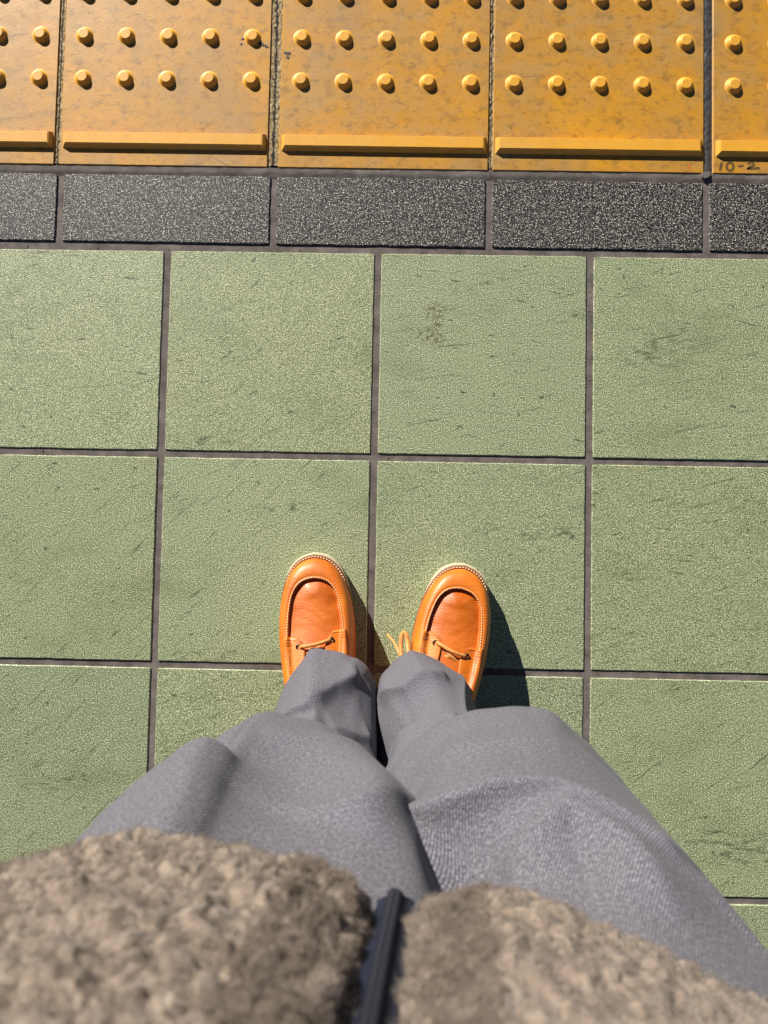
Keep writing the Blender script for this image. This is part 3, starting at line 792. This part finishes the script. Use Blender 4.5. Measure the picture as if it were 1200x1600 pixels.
def panel(side, ns, nz, seed):
    """one front of the jacket; s runs from the zip edge outwards, t from inside the hem upwards"""
    s = np.linspace(0, 1, ns); t = np.linspace(0, 1, nz)
    Sg, Tg = np.meshgrid(s, t)
    z = HEM-0.012+0.252*Tg
    edge = ZIPX(z)+(0.0072 if side > 0 else -0.0094)
    x = edge+(side*0.262-edge)*Sg
    roll = np.exp(-(Sg*0.262/0.006)**1.3)                     # the pile turns in at the zip
    hemr = np.exp(-(Tg*0.252/0.010)**1.3)                     # and under at the hem
    dy = front_dy(x, z)+0.012*roll+0.020*hemr-0.004+0.022*np.clip((Tg-.86)/.14, 0, 1)**2
    P0 = np.stack([NX+x, NY-dy, z], 2)
    du = np.gradient(P0, axis=1); dv = np.gradient(P0, axis=0)
    n = np.cross(du, dv); n /= np.linalg.norm(n, axis=2)[..., None]+1e-12
    if n[nz//2, ns//2, 1] < 0: n = -n
    q = P0.reshape(-1, 3)
    wq = q*np.array([1, 1, .72])
    wq = wq+0.0042*np.stack([vnoise(q*120, seed+k) for k in range(3)], 1)+0.0005*np.stack([vnoise(q*330, seed+k+11) for k in range(3)], 1)
    d1, r1 = worley(wq*135, seed); d2, r2 = worley(wq*300, seed+20)
    h = 0.0060*(1-np.clip(d1, 0, 1.0)**1.7)*(0.7+0.4*r1)+0.0010*(1-np.clip(d2, 0, 1)**1.5)+0.0030*vnoise(q*55, seed+7)-.0012
    return P0+n*h.reshape(nz, ns)[..., None], n, r1.reshape(nz, ns), d1.reshape(nz, ns)
jacket = bpy.data.objects.new('jacket', None); COL.objects.link(jacket); jacket.parent = person
jacket['label'] = 'brown curly fleece jacket zipped down the front'
for side, seed in ((-1, 5), (1, 65)):
    ns, nz = 330, 330
    Vp, Np, Rp, Dp = panel(side, ns, nz, seed)
    F = grid_faces(ns, nz)
    if side < 0: F = F[:, ::-1]
    pan = obj('front_panel', mesh('front_panel', Vp.reshape(-1, 3), F, M_fleece), jacket)
    # pile: short bent fibres leaning with their tuft
    NF = 150000
    fi = RNG.integers(0, nz-1, NF); fj = RNG.integers(0, ns-1, NF)
    k = RNG.random(NF) < 0.35; fj[k] = RNG.integers(0, 40, k.sum())
    a, b = RNG.random((2, NF, 1))
    p = Vp[fi, fj]*(1-a)*(1-b)+Vp[fi, fj+1]*a*(1-b)+Vp[fi+1, fj]*(1-a)*b+Vp[fi+1, fj+1]*a*b
    nn = Np[fi, fj]; rr = Rp[fi, fj][:, None]
    tuft = np.concatenate([np.sin(rr*40), np.cos(rr*67)*.5, np.cos(rr*40)], 1)
    d = nn*0.55+tuft*0.75+RNG.normal(0, .45, (NF, 3)); d /= np.linalg.norm(d, axis=1)[:, None]
    d2 = d+RNG.normal(0, .8, (NF, 3))-nn*0.35; d2 /= np.linalg.norm(d2, axis=1)[:, None]
    ln = RNG.uniform(.0010, .0028, (NF, 1)); w = RNG.normal(0, 1, (NF, 3)); w -= d*(w*d).sum(1)[:, None]; w /= np.linalg.norm(w, axis=1)[:, None]
    w *= RNG.uniform(.00005, .00010, (NF, 1))
    m1 = p+d*ln; e1 = m1+d2*ln
    VV = np.stack([p-w, p+w, m1-w, m1+w, e1], 1).reshape(-1, 3)
    o = np.arange(NF)[:, None]*5
    FF = np.concatenate([o+np.array([[0, 1, 3]]), o+np.array([[0, 3, 2]]), o+np.array([[2, 3, 4]])])
    obj('pile', mesh('pile', VV, FF, M_fleece), jacket, kind='stuff')
# the rest of the jacket round the body, up to the collar
th = np.linspace(0, 2*math.pi, 300, endpoint=False)
rows = []
for z, rx, r0, cyo, flat in ((.745, .262, .125, .300, 0), (.80, .262, .125, .300, 0), (.98, .262, .130, .295, 0), (1.10, .255, .135, .295, 0), (1.25, .250, .135, .30, 0), (1.36, .225, .12, .30, 0), (1.42, .15, .095, .31, 0), (1.46, .085, .08, .315, 0), (1.52, .08, .075, .31, 0)):
    x = rx*np.sin(th); c = np.cos(th)
    yb = cyo+r0*1.25*np.maximum(-c, 0)**.8-r0*np.maximum(c, 0)**.8
    if z < 1.0: yb = np.where(c > 0, front_dy(x, np.full_like(x, min(z, .985)))+.012, yb)
    rows.append(np.column_stack([NX+x, NY-yb, np.full_like(x, z)]))
NB = 150
K = np.stack(rows); kz = K[:, 0, 2]; zq = np.linspace(kz[0], kz[-1], NB)
ti = np.clip(np.searchsorted(kz, zq)-1, 0, len(kz)-2); tf = ((zq-kz[ti])/(kz[ti+1]-kz[ti]))[:, None, None]
Kb = K[ti]*(1-tf)+K[ti+1]*tf
nb = np.stack([np.sin(th), np.cos(th), 0*th], 1)[None]
qb = Kb.reshape(-1, 3); d1, r1 = worley((qb+0.006*np.stack([vnoise(qb*80, 300+k) for k in range(3)], 1))*85, 310)
Kb = Kb+nb*(0.009*(1-np.clip(d1, 0, 1)**1.6)*np.repeat(np.clip((zq-.985)/.02, 0, 1), len(th))).reshape(NB, -1)[..., None]
obj('jacket_body', mesh('jacket_body', Kb.reshape(-1, 3), grid_faces(len(th), NB, True), M_fleece), jacket)
# zip: tape and teeth
M_tape = mat_plain('navy_zip_tape', lin(26, 31, 46), 0.8, 0.25, 900, 0.35, 0.0004)
M_teeth = mat_plain('dark_zip_teeth', lin(22, 24, 34), 0.7, 0.35, 600, 0.2, 0.0)
zz = np.linspace(HEM-0.004, HEM+0.25, 120)
Vt = []; 
for z in zz:
    xc = ZIPX(z); d0 = float(front_dy(np.array(xc), np.array(z)))
    for k, u in enumerate(np.linspace(-1, 1, 9)):
        Vt.append((NX+xc+u*.0078, NY-(d0-.0010+.0025*u*u-.0012*math.exp(-(u/.2)**2)), z))
obj('zip_tape', mesh('zip_tape', Vt, grid_faces(9, len(zz)), M_tape), jacket)
parts = []
z = HEM-0.002
while z < HEM+.2:
    xc = ZIPX(z); d0 = float(front_dy(np.array(xc), np.array(z)))-.0030
    for s in (-1, 1):
        zq = z+(0.0017 if s > 0 else 0)
        parts.append(tube([(NX+xc+s*.0030, NY-d0-.0008, zq), (NX+xc+s*.0012, NY-d0+.0009, zq), (NX+xc-s*.0008, NY-d0, zq)], .0009, 6))
    z += .0034
v, f = join(parts)
obj('zip_teeth', mesh('zip_teeth', v, f, M_teeth), jacket)

# ---- the body inside the clothes, one continuous surface
bv = [(0, -.30, .82), (0, -.30, 1.05), (0, -.30, 1.28), (0, -.31, 1.45), (0, -.30, 1.56)]
rad = [(.13, .10), (.13, .09), (.15, .09), (.055, .055), (.05, .05)]
ed = [(0, 1), (1, 2), (2, 3), (3, 4)]
for hipx, kx, ax, fy in ((-.09, -.10, -.083, -.24), (.09, .09, .045, -.23)):
    i = len(bv)
    bv += [(hipx, -.285, .72), (kx, -.26, .46), (ax+(kx-ax)*.3, -.265, .28), (ax, -.24, .09)]
    rad += [(.075, .075), (.05, .05), (.045, .045), (.033, .033)]
    ed += [(0, i), (i, i+1), (i+1, i+2), (i+2, i+3)]
me = bpy.data.meshes.new('body'); me.from_pydata([(NX+x, NY+y, z) for x, y, z in bv], ed, [])
body = obj('body', me, person)
sk = body.modifiers.new('skin', 'SKIN'); sk.use_smooth_shade = True
for i, r in enumerate(rad): me.skin_vertices[0].data[i].radius = r
me.skin_vertices[0].data[0].use_root = True
body.modifiers.new('sub', 'SUBSURF').levels = 1
me.materials.append(mat_plain('skin', lin(196, 150, 124), 0.6))
